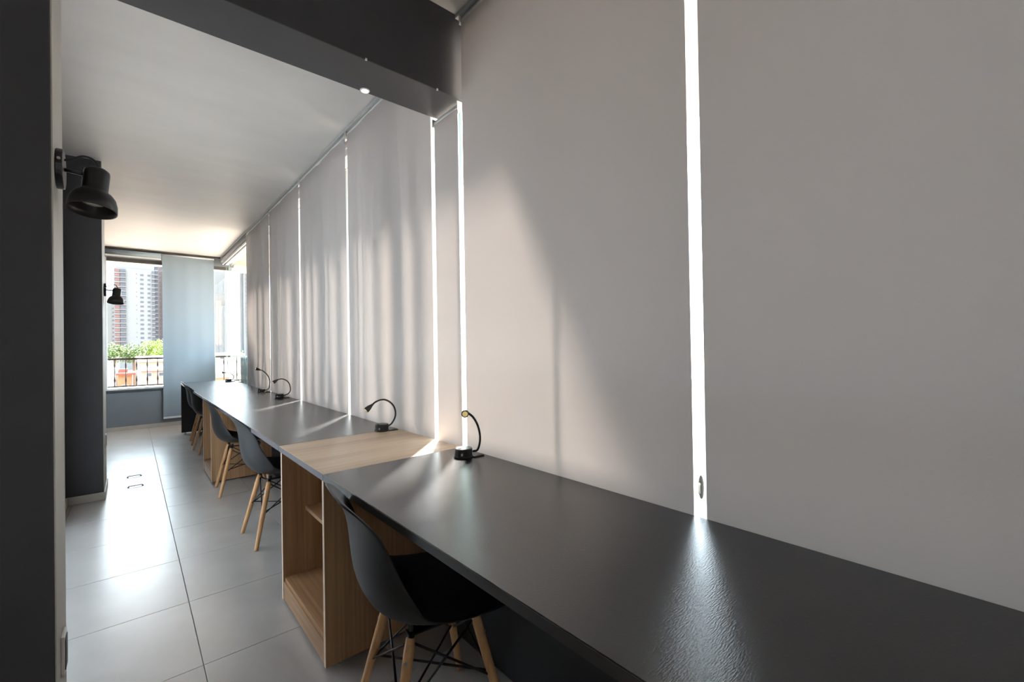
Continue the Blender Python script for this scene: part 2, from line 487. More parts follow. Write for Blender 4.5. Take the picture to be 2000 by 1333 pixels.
# ------------------------------------------------------------------ roller blinds
def roller_blind(y0, y1, ztop, zbot, label, wave, seed, group=None):
    rnd = random.Random(seed)
    t = thing('roller_blind', label, 'blind', (W, (y0+y1)/2, zbot), 0, 'roller blinds along the window wall')
    comps = [(rnd.uniform(5, 9), rnd.uniform(0, 6.3), 0.8), (rnd.uniform(11, 16), rnd.uniform(0, 6.3), 0.8), (rnd.uniform(22, 32), rnd.uniform(0, 6.3), 0.5), (rnd.uniform(45, 60), rnd.uniform(0, 6.3), 0.12)]
    bm = bmesh.new()
    n, mz = max(30, int((y1-y0)*90)), 24
    hgt = ztop - zbot
    grid = []
    for j in range(mz+1):
        row = []
        for i in range(n+1):
            y = y0 + (y1-y0)*i/n
            z = hgt*j/mz
            s = sum(a*math.sin(f*y + ph + 0.35*math.sin(1.7*z + f)) for f, ph, a in comps)
            damp = min(1.0, (hgt-z)/0.7 + 0.12)*min(1.0, 0.1 + min(y-y0, y1-y)/0.16)*max(0.12, min(1.0, 0.12 + (z+zbot-0.78)/0.5))
            row.append(bm.verts.new((wave*s*damp, y-(y0+y1)/2, z)))
        grid.append(row)
    for j in range(mz):
        for i in range(n):
            bm.faces.new((grid[j][i], grid[j][i+1], grid[j+1][i+1], grid[j+1][i]))
    link('fabric', bm, M['blind_far'], t, smooth=True)
    yc = (y1-y0)/2
    bm = bmesh.new(); tube(bm, [(0.016, -yc-0.004, hgt+0.010), (0.016, yc+0.004, hgt+0.010)], 0.0175, 14)
    link('roller_tube', bm, M['alu'], t, smooth=True)
    for e in (-1, 1):
        boxo('bracket', (-0.008, 0.03, e*(yc+0.005)-0.002, e*(yc+0.005)+0.002, hgt-0.012, hgt+0.03), M['track'], t)
    bm = bmesh.new(); box(bm, -0.006, 0.006, -yc, yc, -0.026, 0.004)
    link('bottom_bar', bm, M['alu'], t)
    return t
TOP = 2.765
roller_blind(5.558, 6.85, TOP, 0.45, 'beige blind furthest along the window wall, ending at the far corner window', 0.018, 1)
roller_blind(4.395, 5.538, TOP, 0.45, 'beige blind behind the two lamps that stand close together', 0.019, 2)
roller_blind(3.204, 4.345, TOP, 0.45, 'streaky beige blind over the middle of the long black desk', 0.021, 3)
roller_blind(2.004, 3.164, TOP, 0.45, 'streaky beige blind behind the lamp at the oak top, just past the beam', 0.021, 4)
roller_blind(1.750, 1.967, 2.372, 0.45, 'narrow blind under the beam end, between two bright gaps', 0.0006, 5)
roller_blind(0.609, 1.713, TOP, 0.45, 'wide grey blind between the beam and the widest bright gap', 0.002, 6)
roller_blind(-1.10, 0.573, TOP, 0.45, 'wide grey blind nearest the camera, at the right edge', 0.0006, 8)

# far wall: one blind let down, one rolled up
t = thing('roller_blind', 'blue-grey blind hanging on the far wall down past the low parapet', 'blind', (0.742, L-0.045, 0.15))
bm = bmesh.new()
n, mz = 40, 12
grid = []
for j in range(mz+1):
    grid.append([bm.verts.new((-0.348+0.696*i/n, 0.0018*math.sin(9*i/n+1)+0.001*math.sin(23*i/n), 2.61*j/mz)) for i in range(n+1)])
for j in range(mz):
    for i in range(n): bm.faces.new((grid[j][i], grid[j][i+1], grid[j+1][i+1], grid[j+1][i]))
M['blind_skylit'] = fabric('skylit_blind_cloth', (138, 150, 158), (172, 190, 202), 0.016)  # blue tint of the skylight put into the cloth colour
link('fabric', bm, M['blind_skylit'], t, smooth=True)
bm = bmesh.new(); tube(bm, [(-0.352, 0.012, 2.622), (0.352, 0.012, 2.622)], 0.0175, 14)
link('roller_tube', bm, M['alu'], t, smooth=True)
bm = bmesh.new(); box(bm, -0.348, 0.348, -0.006, 0.006, -0.026, 0.004)
link('bottom_bar', bm, M['alu'], t)
t = thing('roller_blind', 'rolled-up blue-grey blind above the left part of the far window', 'blind', (0.055, L-0.045, 2.70))
bm = bmesh.new(); tube(bm, [(-0.335, 0, 0.048), (0.330, 0, 0.048)], 0.040, 18)
link('rolled_fabric', bm, M['blind_skylit'], t, smooth=True)
bm = bmesh.new(); box(bm, -0.335, 0.330, -0.006, 0.006, -0.022, 0.006)
link('bottom_bar', bm, M['alu'], t)
t = thing('roller_blind', 'rolled-up blind above the clear corner of the window wall', 'blind', (W+0.02, 7.93, 2.715))
bm = bmesh.new(); tube(bm, [(0, -1.06, 0.035), (0, 1.06, 0.035)], 0.034, 18)
link('rolled_fabric', bm, M['blind_far'], t, smooth=True)
bm = bmesh.new(); box(bm, -0.006, 0.006, -1.06, 1.06, -0.03, 0.0)
link('bottom_bar', bm, M['alu'], t)

# ------------------------------------------------------------------ desks
def desk_top(parent, y0, y1, m_edge):
    bm = bmesh.new()
    box(bm, D, W-0.012, y0, y1, DESK_Z-DESK_T, DESK_Z)
    o = link('desk_top', bm, M['desk'], parent, bevel=0.0015)
    e = boxo('edge_band', (D-0.0015, D+0.0005, y0+0.0015, y1-0.0015, DESK_Z-DESK_T+0.0015, DESK_Z-0.0015), m_edge, o)
    return o
A0, A1, B1 = 1.746, 2.407, 5.460
PX = 1.048
t = thing('desk', 'nearest black desk, running out of the picture at bottom right', 'desk')
desk_top(t, -1.25, A0-0.001, M['desk_edge_dark'])
boxo('back_panel', (PX, PX+0.018, -1.25, A0-0.002, 0.0, DESK_Z-DESK_T), M['panel'], t)
boxo('end_panel', (D+0.01, PX, -1.25, -1.232, 0.0, DESK_Z-DESK_T), M['panel'], t)
t = thing('desk', 'long black desk between the oak-topped cabinet and the second seam', 'desk')
desk_top(t, A1+0.001, B1-0.001, M['desk_edge'])
boxo('back_panel', (PX, PX+0.018, A1+0.01, 4.86, 0.0, DESK_Z-DESK_T), M['panel'], t)
t = thing('desk', 'furthest black desk, ending in a dark side panel near the far wall', 'desk')
desk_top(t, B1+0.001, 8.07, M['desk_edge'])
boxo('back_panel', (PX, PX+0.018, 5.47, 8.03, 0.0, DESK_Z-DESK_T), M['panel'], t)
boxo('end_panel', (D+0.004, PX+0.018, 8.03, 8.05, 0.02, DESK_Z-DESK_T), M['panel'], t)
for fx in (0.60, 1.0):
    bm = bmesh.new(); lathe(bm, [(0, 0), (0.014, 0), (0.014, 0.012), (0.007, 0.014), (0.007, 0.02), (0, 0.02)], 12, Matrix.Translation((fx, 8.04, 0)))
    link('foot', bm, M['steel'], t, smooth=False)

def cabinet(y0, y1, label, top):
    t = thing('cabinet', label, 'cabinet', (0, 0, 0))
    zt = DESK_Z-DESK_T if top else DESK_Z-DESK_T-0.002
    zb = 0.014
    T = 0.018
    for a, b in ((y0, y0+T), (y1-T, y1)):
        o = boxo('side_panel', (D+0.002, PX-0.002, a, b, zb, zt), M['oak'], t)
        boxo('edge_band', (D+0.0005, D+0.002, a, b, zb, zt), M['oak_edge'], o)
    boxo('back_board', (PX-0.014, PX-0.004, y0+T, y1-T, zb, zt), M['oak'], t)
    o = boxo('shelf', (D+0.010, PX-0.014, y0+T, y1-T, 0.10, 0.118), M['oak_flat'], t)
    o = boxo('shelf', (D+0.105, PX-0.014, y0+T, y1-T, 0.425, 0.443), M['oak_flat'], t)
    boxo('kick_board', (D+0.003, D+0.021, y0+T, y1-T, 0.018, 0.10), M['oak_kick'], t)
    if top:
        o = boxo('cabinet_top', (D, W-0.012, y0, y1+0.03, DESK_Z-DESK_T, DESK_Z), M['oak_top'], t, bevel=0.0015)
        boxo('edge_band', (D-0.0015, D+0.0005, y0+0.0015, y1+0.0285, DESK_Z-DESK_T+0.0015, DESK_Z-0.0015), M['desk_edge'], o)
    else:
        boxo('top_rail', (D+0.01, D+0.06, y0+T, y1-T, zt-T, zt), M['oak_flat'], t)
    for fx in (D+0.06, PX-0.06):
        for fy in (y0+0.012, y1-0.012):
            bm = bmesh.new(); lathe(bm, [(0, 0), (0.013, 0), (0.013, 0.006), (0.006, 0.008), (0.006, 0.02), (0, 0.02)], 12, Matrix.Translation((fx, fy, 0)))
            link('foot', bm, M['steel'], t)
    return t
M['oak_flat'] = wood('oak_shelf', (138, 102, 70), (178, 140, 104), 'y', 0.5)
M['oak_kick'] = wood('oak_kick_board', (138, 102, 70), (178, 140, 104), 'y', 0.5)
cabinet(A0, 2.376, 'oak cabinet with pale oak top and open shelves beside the nearest chair', True)
cabinet(4.87, 5.445, 'oak cabinet with open shelves under the far end of the long black desk', False)

# ------------------------------------------------------------------ moulded chairs on wooden dowel legs
def make_shell():
    # side profile: x, z, half width, side lift, from the front lip over the seat up to the top of the back
    S = [(0.232, 0.398, 0.175, 0.000), (0.226, 0.424, 0.200, 0.002), (0.195, 0.440, 0.218, 0.006), (0.130, 0.437, 0.228, 0.014),
         (0.050, 0.428, 0.234, 0.028), (-0.030, 0.422, 0.236, 0.046), (-0.100, 0.424, 0.236, 0.066), (-0.150, 0.440, 0.235, 0.084),
         (-0.192, 0.475, 0.233, 0.094), (-0.214, 0.525, 0.227, 0.090), (-0.225, 0.585, 0.217, 0.074), (-0.228, 0.650, 0.203, 0.054),
         (-0.236, 0.715, 0.188, 0.036), (-0.258, 0.770, 0.171, 0.022), (-0.280, 0.803, 0.148, 0.012), (-0.296, 0.819, 0.112, 0.007)]
    n = 20
    bm = bmesh.new()
    rows = []
    for i, (x, z, hw, lift) in enumerate(S):
        a, b = S[max(i-1, 0)], S[min(i+1, len(S)-1)]
        tv = Vector((b[0]-a[0], 0, b[1]-a[1])).normalized()
        nv = Vector((tv.z, 0, -tv.x))          # towards the sitter
        if nv.z < 0 and i < 8: nv = -nv
        if i >= 8 and nv.x < 0: nv = -nv
        row = []
        for k in range(n+1):
            u = -1 + 2*k/n
            w = abs(u)**2.6
            p = Vector((x, u*hw, z)) + nv*(lift*w)
            if i >= len(S)-3: p.z -= 0.012*abs(u)**3
            if i <= 1: p.z -= 0.004*abs(u)**2
            row.append(bm.verts.new(p))
        rows.append(row)
    for a, b in zip(rows, rows[1:]):
        for k in range(n): bm.faces.new((a[k], a[k+1], b[k+1], b[k]))
    bmesh.ops.recalc_face_normals(bm, faces=bm.faces)
    return bm

def make_chair(loc, rotz, label, group):
    t = thing('chair', label, 'chair', loc, rotz, group)
    o = link('seat_shell', make_shell(), M['shell'], t, smooth=True)
    md = o.modifiers.new('thick', 'SOLIDIFY'); md.thickness = 0.007; md.offset = 0
    md = o.modifiers.new('sub', 'SUBSURF'); md.levels = 1; md.render_levels = 1
    tops = {}
    for sx in (-1, 1):
        for sy in (-1, 1):
            top = Vector((sx*0.105 + 0.005, sy*0.110, 0.385))
            bot = Vector((sx*0.192, sy*0.180, 0.0))
            tops[(sx, sy)] = (top, bot)
            bm = bmesh.new()
            pts = [bot + (top-bot)*f for f in (0, 0.03, 0.5, 0.92, 1.0)]
            tube(bm, pts, [0.0105, 0.0115, 0.0145, 0.0155, 0.0135], 14)
            lg = link('leg', bm, M['beech'], t, smooth=True)
            # bolt through the leg and the small foot under it
            c = bot + (top-bot)*0.86
            d = Vector((sx*0.7, sy*0.7, 0)).normalized()
            bm = bmesh.new(); tube(bm, [c + d*0.012, c + d*0.0185], 0.0055, 12)
            link('bolt', bm, M['steel'], lg)
            # steel bracket that holds the top of the leg
            bm = bmesh.new()
            q = top + (top-bot).normalized()*0.004
            tube(bm, [top - (top-bot).normalized()*0.05 - d*0.012, q - d*0.004, Vector((top.x*0.92, top.y*0.92, 0.420))], [0.006, 0.010, 0.012], 8)
            link('leg_bracket', bm, M['wire'], t)
    def along(k, f): return tops[k][1] + (tops[k][0]-tops[k][1])*f
    pairs = [((-1, -1), (-1, 1)), ((1, -1), (1, 1)), ((-1, -1), (1, -1)), ((-1, 1), (1, 1))]
    for a, b in pairs:
        for p, q in ((a, b), (b, a)):
            bm = bmesh.new()
            tube(bm, [along(p, 0.50), along(q, 1.0) + Vector((0, 0, -0.012))], 0.0038, 8)
            link('cross_wire', bm, M['wire'], t, smooth=True)
    for a, b in (((-1, -1), (1, 1)), ((-1, 1), (1, -1))):
        bm = bmesh.new()
        tube(bm, [along(a, 0.54), along(b, 0.54)], 0.0038, 8)
        link('cross_wire', bm, M['wire'], t, smooth=True)
    for sy in (-1, 1):
        boxo('seat_mount', (-0.11, 0.12, 0.11*sy-0.015, 0.11*sy+0.015, 0.398, 0.404), M['wire'], t)
    return t
R = math.radians
G = 'moulded dark chairs at the desks'
chair = make_chair((0.724, 1.27, 0), R(-8), 'nearest dark moulded chair with wooden legs, beside the oak cabinet', G)
dup(chair, (0.755, 3.255, 0), R(2), 'dark moulded chair just past the oak-topped cabinet, second nearest', G)
dup(chair, (0.750, 4.530, 0), R(-3), 'dark moulded chair in front of the far oak cabinet, third nearest', G)
dup(chair, (0.775, 6.480, 0), R(3), 'dark moulded chair just past the far oak cabinet, fourth nearest', G)
dup(chair, (0.785, 7.170, 0), R(-2), 'dark moulded chair furthest away, by the dark end panel', G)

# ------------------------------------------------------------------ desk lamps
def desk_lamp(loc, label, neck, head_dir, rotz=0.0, led=False):
    t = thing('desk_lamp', label, 'lamp', loc, rotz, 'gooseneck lamps at the back of the desks')
    bm = bmesh.new()
    lathe(bm, [(0, 0), (0.041, 0), (0.042, 0.003), (0.042, 0.006), (0.038, 0.008), (0.038, 0.036), (0.035, 0.040), (0, 0.040)], 32)
    b = link('base', bm, M['black_metal'], t, smooth=False, bevel=0.0008)
    bm = bmesh.new(); box(bm, -0.030, -0.020, -0.012, -0.002, 0.0395, 0.0425)
    link('switch', bm, M['dark_gap'], b)
    bm = bmesh.new(); lathe(bm, [(0, 0), (0.006, 0), (0.006, 0.002), (0, 0.002)], 12, Matrix.Translation((-0.026, -0.0275, 0.018)) @ Matrix.Rotation(R(90), 4, 'X') @ Matrix.Rotation(R(0), 4, 'Z'))
    link('socket', bm, M['steel'], b)
    bm = bmesh.new(); box(bm, 0.025, 0.078, -0.045, -0.022, 0.0, 0.006)
    link('small_plate', bm, M['black_metal'], b, bevel=0.001)
    bm = bmesh.new()
    tube(bm, spline(neck, 10), 0.0050, 10)
    link('gooseneck', bm, M['black_metal'], t, smooth=True)
    e = Vector(neck[-1]); d = Vector(head_dir).normalized()
    q = d.to_track_quat('Z', 'Y').to_matrix().to_4x4()
    q.translation = e
    bm = bmesh.new()
    lathe(bm, [(0, -0.006), (0.0055, -0.005), (0.0075, 0.006), (0.0125, 0.020), (0.0155, 0.034), (0.0155, 0.046), (0.0135, 0.048), (0.0125, 0.046), (0, 0.046)], 20, q)
    hd = link('lamp_head', bm, M['black_metal'], t, smooth=True)
    bm = bmesh.new()
    lathe(bm, [(0, 0.049), (0.0115, 0.0475), (0.0115, 0.046)], 20, q)
    link('led_lens', bm, M['led'], hd, smooth=True)
    return t
LX = 1.085
def at(x, y): return (x, y, DESK_Z)
desk_lamp(at(1.085, 1.585), 'nearest gooseneck lamp, its round yellow light facing out, beside the oak top',
          [(0.030, -0.026, 0.024), (0.045, -0.039, 0.030), (0.053, -0.046, 0.060), (0.054, -0.047, 0.095), (0.047, -0.042, 0.135), (0.032, -0.032, 0.170), (0.014, -0.020, 0.190), (0.006, -0.012, 0.196)],
          (-0.62, -0.78, -0.06))
desk_lamp(at(LX, 2.405), 'gooseneck lamp curling over at the corner of the long desk next to the oak top',
          [(0.036, 0, 0.022), (0.062, 0, 0.036), (0.083, 0, 0.072), (0.084, 0, 0.108), (0.067, 0, 0.145), (0.032, 0, 0.172), (-0.002, 0, 0.178), (-0.036, 0, 0.168), (-0.054, 0, 0.155)],
          (-0.8, 0, -0.6))
desk_lamp(at(LX, 4.70), 'gooseneck lamp before the second seam, lower of the two close together',
          [(0.036, 0, 0.022), (0.075, 0, 0.034), (0.096, 0, 0.062), (0.097, 0, 0.098), (0.086, 0, 0.138), (0.060, 0, 0.168), (0.022, 0, 0.184), (-0.014, 0, 0.178)],
          (-0.85, 0, -0.52))
desk_lamp(at(LX, 5.47), 'gooseneck lamp behind the second seam, taller of the two close together',
          [(0.036, 0, 0.020), (0.070, 0, 0.040), (0.083, 0, 0.100), (0.072, 0, 0.160), (0.046, 0, 0.205), (0.014, 0, 0.236), (-0.008, 0, 0.246)],
          (-0.9, 0, 0.35))
desk_lamp(at(LX, 7.64), 'small gooseneck lamp furthest away, before the corner window',
          [(0.036, 0, 0.020), (0.060, 0, 0.038), (0.070, 0, 0.070), (0.055, 0, 0.100), (0.020, 0, 0.122), (-0.030, 0, 0.135)],
          (-0.98, 0, 0.1))

# ------------------------------------------------------------------ wall lamps
def wall_lamp(loc, label):
    t = thing('wall_lamp', label, 'lamp', loc, 0, 'black wall lamps on the piers')
    bm = bmesh.new()
    rot = Matrix.Rotation(R(90), 4, 'Y')
    lathe(bm, [(0, 0), (0.056, 0), (0.0575, 0.002), (0.0575, 0.014), (0.056, 0.016), (0, 0.016)], 36, rot)
    pl = link('wall_plate', bm, M['black_metal'], t, smooth=False)
    bm = bmesh.new(); lathe(bm, [(0, 0), (0.004, 0), (0.004, 0.004), (0, 0.004)], 10, Matrix.Translation((0.009, -0.0565, 0.014)) @ Matrix.Rotation(R(90), 4, 'X'))
    link('screw', bm, M['steel'], pl)
    # arm, cable
    bm = bmesh.new(); tube(bm, [(0.014, 0, 0.0), (0.060, 0, -0.004)], 0.0055, 10)
    link('arm', bm, M['black_metal'], t, smooth=True)
    bm = bmesh.new(); tube(bm, spline([(0.014, 0, 0.028), (0.030, 0, 0.034), (0.056, 0, 0.050), (0.080, 0, 0.043), (0.094, 0, 0.012)], 8), 0.0034, 8)
    link('cable', bm, M['black_metal'], t, smooth=True)
    # shade: cylinder neck opening into a wide bell, tipped a little towards the wall
    ax = Matrix.Translation((0.087, 0, 0.016)) @ Matrix.Rotation(R(5), 4, 'Y') @ Matrix.Rotation(R(-10), 4, 'X') @ Matrix.Scale(1.06, 4)
    prof = [(0, 0.0), (0.022, 0.0), (0.0275, -0.005), (0.0285, -0.012), (0.0285, -0.062), (0.030, -0.068), (0.040, -0.076), (0.048, -0.088),
            (0.0525, -0.104), (0.054, -0.126), (0.0528, -0.127), (0.051, -0.108), (0.046, -0.092), (0.038, -0.080), (0.028, -0.073), (0.024, -0.066), (0, -0.064)]
    bm = bmesh.new(); lathe(bm, prof, 40, ax)
    sh = link('shade', bm, M['black_metal'], t, smooth=True)
    bm = bmesh.new(); lathe(bm, [(0.016, -0.066), (0.026, -0.085), (0.030, -0.098), (0.024, -0.102), (0, -0.105)], 28, ax)
    link('bulb', bm, M['bulb'], sh, smooth=True)
    return t
wl = wall_lamp((PIER_X+0.003, 1.832, 1.768), 'black bell-shaped wall lamp on the near pier at the left')
dup(wl, (-0.173, 5.28, 1.772), 0, 'smaller-looking wall lamp on the far pier, in front of the far window', 'black wall lamps on the piers')

# ------------------------------------------------------------------ small fittings
def outlet(loc, label):
    t = thing('wall_outlet', label, 'outlet', loc, 0, 'outlets on the piers')
    boxo('cover_plate', (0, 0.008, -0.035, 0.035, -0.058, 0.058), M['white'], t, bevel=0.002)
    boxo('socket', (0.008, 0.010, -0.024, 0.024, -0.044, 0.044), M['dark_gap'], t)
    return t
ot = outlet((PIER_X+0.003, 1.87, 0.345), 'upright wall outlet low on the near pier at the left edge')
dup(ot, (-0.173, 5.24, 0.45), 0, 'dark outlet low on the side of the far pier', 'outlets on the piers')
def floor_pull(x, y, label, rz):
    t = thing('floor_handle', label, 'handle', (x, y, 0.0), rz, 'pull handles on the floor')
    bm = bmesh.new(); tube(bm, [(-0.05, 0, 0.0), (-0.05, 0, 0.007), (-0.046, 0, 0.010), (0.046, 0, 0.010), (0.05, 0, 0.007), (0.05, 0, 0.0)], 0.004, 8)
    link('bar', bm, M['dark_alu'], t, smooth=True)
    for s in (-1, 1):
        bm = bmesh.new(); lathe(bm, [(0, 0), (0.009, 0), (0.009, 0.003), (0, 0.003)], 12, Matrix.Translation((0.05*s, 0, 0)))
        link('rosette', bm, M['dark_alu'], t)
floor_pull(0.020, 5.69, 'thin dark pull handle on the aisle floor, the one further from the camera', 0)
floor_pull(0.026, 5.27, 'thin dark pull handle on the aisle floor, the one nearer the camera', 0)
t = thing('beam_disc', 'small white round glowing disc at the rear lower edge of the beam', 'light', (0.825, 1.960, BEAM_Z))
bm = bmesh.new(); lathe(bm, [(0, -0.004), (0.017, -0.004), (0.021, -0.003), (0.022, 0), (0, 0)], 24)
link('rim', bm, M['white'], t, smooth=False)
bm = bmesh.new(); lathe(bm, [(0, -0.0055), (0.015, -0.005), (0.016, -0.004)], 24)
link('lens', bm, emit('glowing_face', (1, 0.98, 0.94), 1.2), t, smooth=True)  # face of the disc, given a faint glow
for k, (cx, lab) in enumerate(((0.742, 'tiny white clip on the front lower edge of the beam, nearer the room'), (1.08, 'tiny white clip on the front lower edge of the beam, nearer the blinds'))):
    t = thing('beam_chip', lab, 'chip', (cx, PIER_Y0, BEAM_Z), 0, 'white paint chips on the beam')
    boxo('small_plate', (-0.004, 0.004, -0.003, 0.004, -0.002, 0.006), M['white'], t, bevel=0.001)  # white paint chips on the beam edge, built as tiny plates

# ------------------------------------------------------------------ outside: slabs, railing
struct(boxo('exterior_slab', (W+0.2, W+0.37, 1.78, L+0.75, 2.78, 2.95), M['concrete']))
struct(boxo('shade_slab_near', (W+0.2, W+1.7, 0.10, 1.78, 2.74, 2.95), M['concrete']))  # unseen overhang, added to keep the sun off the nearest blinds
struct(boxo('exterior_slab_corner', (W+0.37, W+1.7, 7.3, L+1.35, 2.78, 2.95), M['concrete']))
struct(boxo('exterior_slab_far', (-1.2, W+0.2, L+0.14, L+1.35, 2.78, 2.95), M['concrete']))
rf = random.Random(12)
fin_bm = bmesh.new(); box(fin_bm, -0.008, 0.008, -0.5, 0.5, 0.25, 2.76)
scr = struct(boxo('streak_screen', (W+0.215, W+0.245, 2.1, 6.75, 2.755, 2.78), M['alu']))  # unseen fins added outside to throw vertical shadow streaks on the blinds
fin0 = link('streak_fin', fin_bm, M['alu'], scr)
yf, first = 2.36, True
while yf < 6.6:
    wf = rf.choice((0.04, 0.06, 0.08, 0.11, 0.15))
    o = fin0 if first else fin0.copy()
    if not first: COL.objects.link(o)
    first = False
    o.location = (W+0.23, yf+wf/2, 0); o.scale = (1, wf, 1)
    yf += wf + rf.choice((0.07, 0.10, 0.13, 0.20))
bm = bmesh.new()
for yy in (7.5, 8.2, 9.0): box(bm, W+0.2, W+1.6, yy, yy+0.08, 2.70, 2.78)
struct(link('exterior_slab_rib', bm, M['concrete']))

RY, RX = L+0.155, W+0.165
bm = bmesh.new()
lathe(bm, [(0.007, 0), (0.007, 0.05), (0.011, 0.065), (0.013, 0.09), (0.010, 0.12), (0.006, 0.15), (0.006, 0.27), (0.010, 0.30), (0.012, 0.325), (0.008, 0.35), (0.006, 0.37), (0.006, 0.405)], 10)
bal_me = None
def railing(label, m, along_x, spots):
    global bal_me
    r = thing('railing', label, 'railing', (0, 0, 0))
    if along_x:
        boxo('top_rail', (-0.6, RX+0.02, RY-0.02, RY+0.02, 1.085, 1.115), m, r, bevel=0.004)
        boxo('bottom_rail', (-0.6, RX+0.02, RY-0.012, RY+0.012, 0.66, 0.68), m, r)
    else:
        boxo('top_rail', (RX-0.02, RX+0.02, -1.2, RY-0.022, 1.085, 1.115), m, r, bevel=0.004)
        boxo('bottom_rail', (RX-0.012, RX+0.012, -1.2, RY-0.022, 0.66, 0.68), m, r)
    b2 = bm.copy()
    bal = link('baluster', b2, m, r, smooth=True)
    for k, (bx_, by_) in enumerate(spots):
        o = bal if k == 0 else bal.copy()
        if k: COL.objects.link(o)
        o.location = (bx_, by_, 0.68)
    return r
rl = railing('brown iron railing with turned balusters outside the far window', M['rail'], True, [(-0.58+0.1305*k, RY) for k in range(15)])
rl2 = railing('pale railing running outside the window wall, seen end-on through the corner glass', M['white'], False, [(RX, RY-0.13*(k+1)) for k in range(79)])
bm.free()
boxo('reflection_panel', (RX+0.014, RX+0.022, 6.4, RY-0.03, 0.66, 1.10), M['reflection_blue'], rl2)  # added board, coloured as the far blind mirrored in the corner glass
boxo('corner_post', (RX-0.02, RX+0.02, RY-0.02, RY+0.02, 0.56, 1.085), M['white'], rl)

# ------------------------------------------------------------------ outside: the city
struct(boxo('ground', (-900, 1500, 12, 2200, -12.5, -12), M['ground']))
struct(boxo('ground_near', (W+2, 1500, -900, 12, -12.5, -12), M['ground']))
struct(boxo('ground_side', (-900, -1.5, 5.6, 12, -12.5, -12), M['ground']))
struct(boxo('ground_left', (-900, -3.2, -900, 5.6, -12.5, -12), M['ground']))
GZ = -12

def tower(label, x0, x1, y, depth, ztop, m, bands, group='towers beyond the balcony'):
    """bands: list of dicts describing window columns or balcony stacks on the facade facing the room"""
    t = thing('tower', label, 'building', ((x0+x1)/2, y, GZ), 0, group)
    ox = (x0+x1)/2
    bm = bmesh.new(); box(bm, x0-ox, x1-ox, 0, depth, 0, ztop-GZ)
    box(bm, x0-ox+1, x1-ox-1, 1, depth-1, ztop-GZ, ztop-GZ+2.2)
    link('wall', bm, m, t)
    FH = 3.12
    for b in bands:
        n = int((b['z1']-b['z0'])/FH)
        bm = bmesh.new(); bm2 = bmesh.new()
        for k in range(n):
            z = b['z1'] - FH*(k+1) - GZ
            if b['kind'] == 'win':
                if b.get('skip') and k % b['skip'] == 0 and k > 0: continue
                a0, a1 = b['x0']-ox, b['x1']-ox
                box(bm, a0, a1, -0.06, 0.02, z+1.0, z+1.0+b.get('h', 1.4))
                box(bm2, a0-0.12, a1+0.12, -0.14, 0.02, z+0.88, z+1.0)
            else:
                a0, a1 = b['x0']-ox, b['x1']-ox
                dp = b.get('d', 1.2)
                box(bm, a0+0.15, a1-0.15, -dp*0.55, 0.02, z+0.9, z+2.85)
                box(bm2, a0, a1, -dp, 0.02, z-0.1, z+0.16)
                box(bm2, a0, a1, -dp, -dp+0.1, z+0.16, z+b.get('rail', 0.9))
        o = link('window' if b['kind'] == 'win' else 'balcony_glazing', bm, b['m'], t); o['kind'] = 'stuff'
        o = link('sill' if b['kind'] == 'win' else 'balcony_slab', bm2, b.get('m2', m), t); o['kind'] = 'stuff'
    return t
TW = M['tower_win']; TB = M['tower_brown']
YT = 400
tower('white tower with dark glazed balconies down its left side', -8.2, 13.2, YT, 16, 57.5, M['tower'],
      [dict(kind='bal', x0=-7.9, x1=-5.0, z0=0, z1=57, m=TB, m2=M['tower'], d=1.0, rail=0.6),
       dict(kind='bal', x0=-5.0, x1=-2.0, z0=-3, z1=57, m=TW, m2=M['tower2'], d=1.6, rail=0.7),
       dict(kind='win', x0=3.3, x1=3.7, z0=2, z1=56, m=TW, h=0.6, skip=3),
       dict(kind='win', x0=5.4, x1=7.3, z0=4, z1=55, m=TW, h=1.3),
       dict(kind='win', x0=9.3, x1=10.9, z0=4, z1=55, m=TW, h=1.3),
       dict(kind='bal', x0=11.6, x1=13.4, z0=2, z1=57, m=TW, m2=M['tower2'], d=1.4)])
tower('mauve tower with brown stripes standing right behind the white tower', 13.4, 26, YT+14, 16, 92, M['tower2'],
      [dict(kind='bal', x0=13.7, x1=15.6, z0=0, z1=90, m=TW, m2=M['tower'], d=1.2),
       dict(kind='win', x0=16.4, x1=17.2, z0=0, z1=90, m=TB, h=2.0),
       dict(kind='bal', x0=17.8, x1=20.4, z0=0, z1=90, m=M['tower2'], m2=M['tower'], d=1.6, rail=1.2)])
tower('pale tower with projecting ledges, cut by the left edge of the far window', -30, -9.2, YT+60, 14, 38.0, M['tower'],
      [dict(kind='bal', x0=-10.6, x1=-8.2, z0=0, z1=37, m=M['tower'], m2=TB, d=0.5, rail=0.2)])
tower('pale tower with a tan stripe behind the glass beside the far blind', 47, 62, YT+12, 14, 66, M['tower'],
      [dict(kind='win', x0=50.6, x1=54.4, z0=2, z1=38, m=M['tower_tan'], h=3.1),
       dict(kind='win', x0=48.6, x1=49.4, z0=4, z1=62, m=M['tower2'], h=1.2)])
tower('tall white tower with small windows seen through the corner glass', 57, 65.0, YT-10, 14, 64, M['tower'],
      [dict(kind='win', x0=62.4, x1=63.8, z0=4, z1=60, m=TW, h=1.2, skip=4)])
tower('pale grey tower with two window columns next to the last streaky blind', 65.2, 82, YT-12, 14, 58, M['tower2'],
      [dict(kind='win', x0=66.0, x1=67.4, z0=6, z1=56, m=TW, h=1.2, skip=5),
       dict(kind='win', x0=70.5, x1=72, z0=6, z1=56, m=TW, h=1.2)])

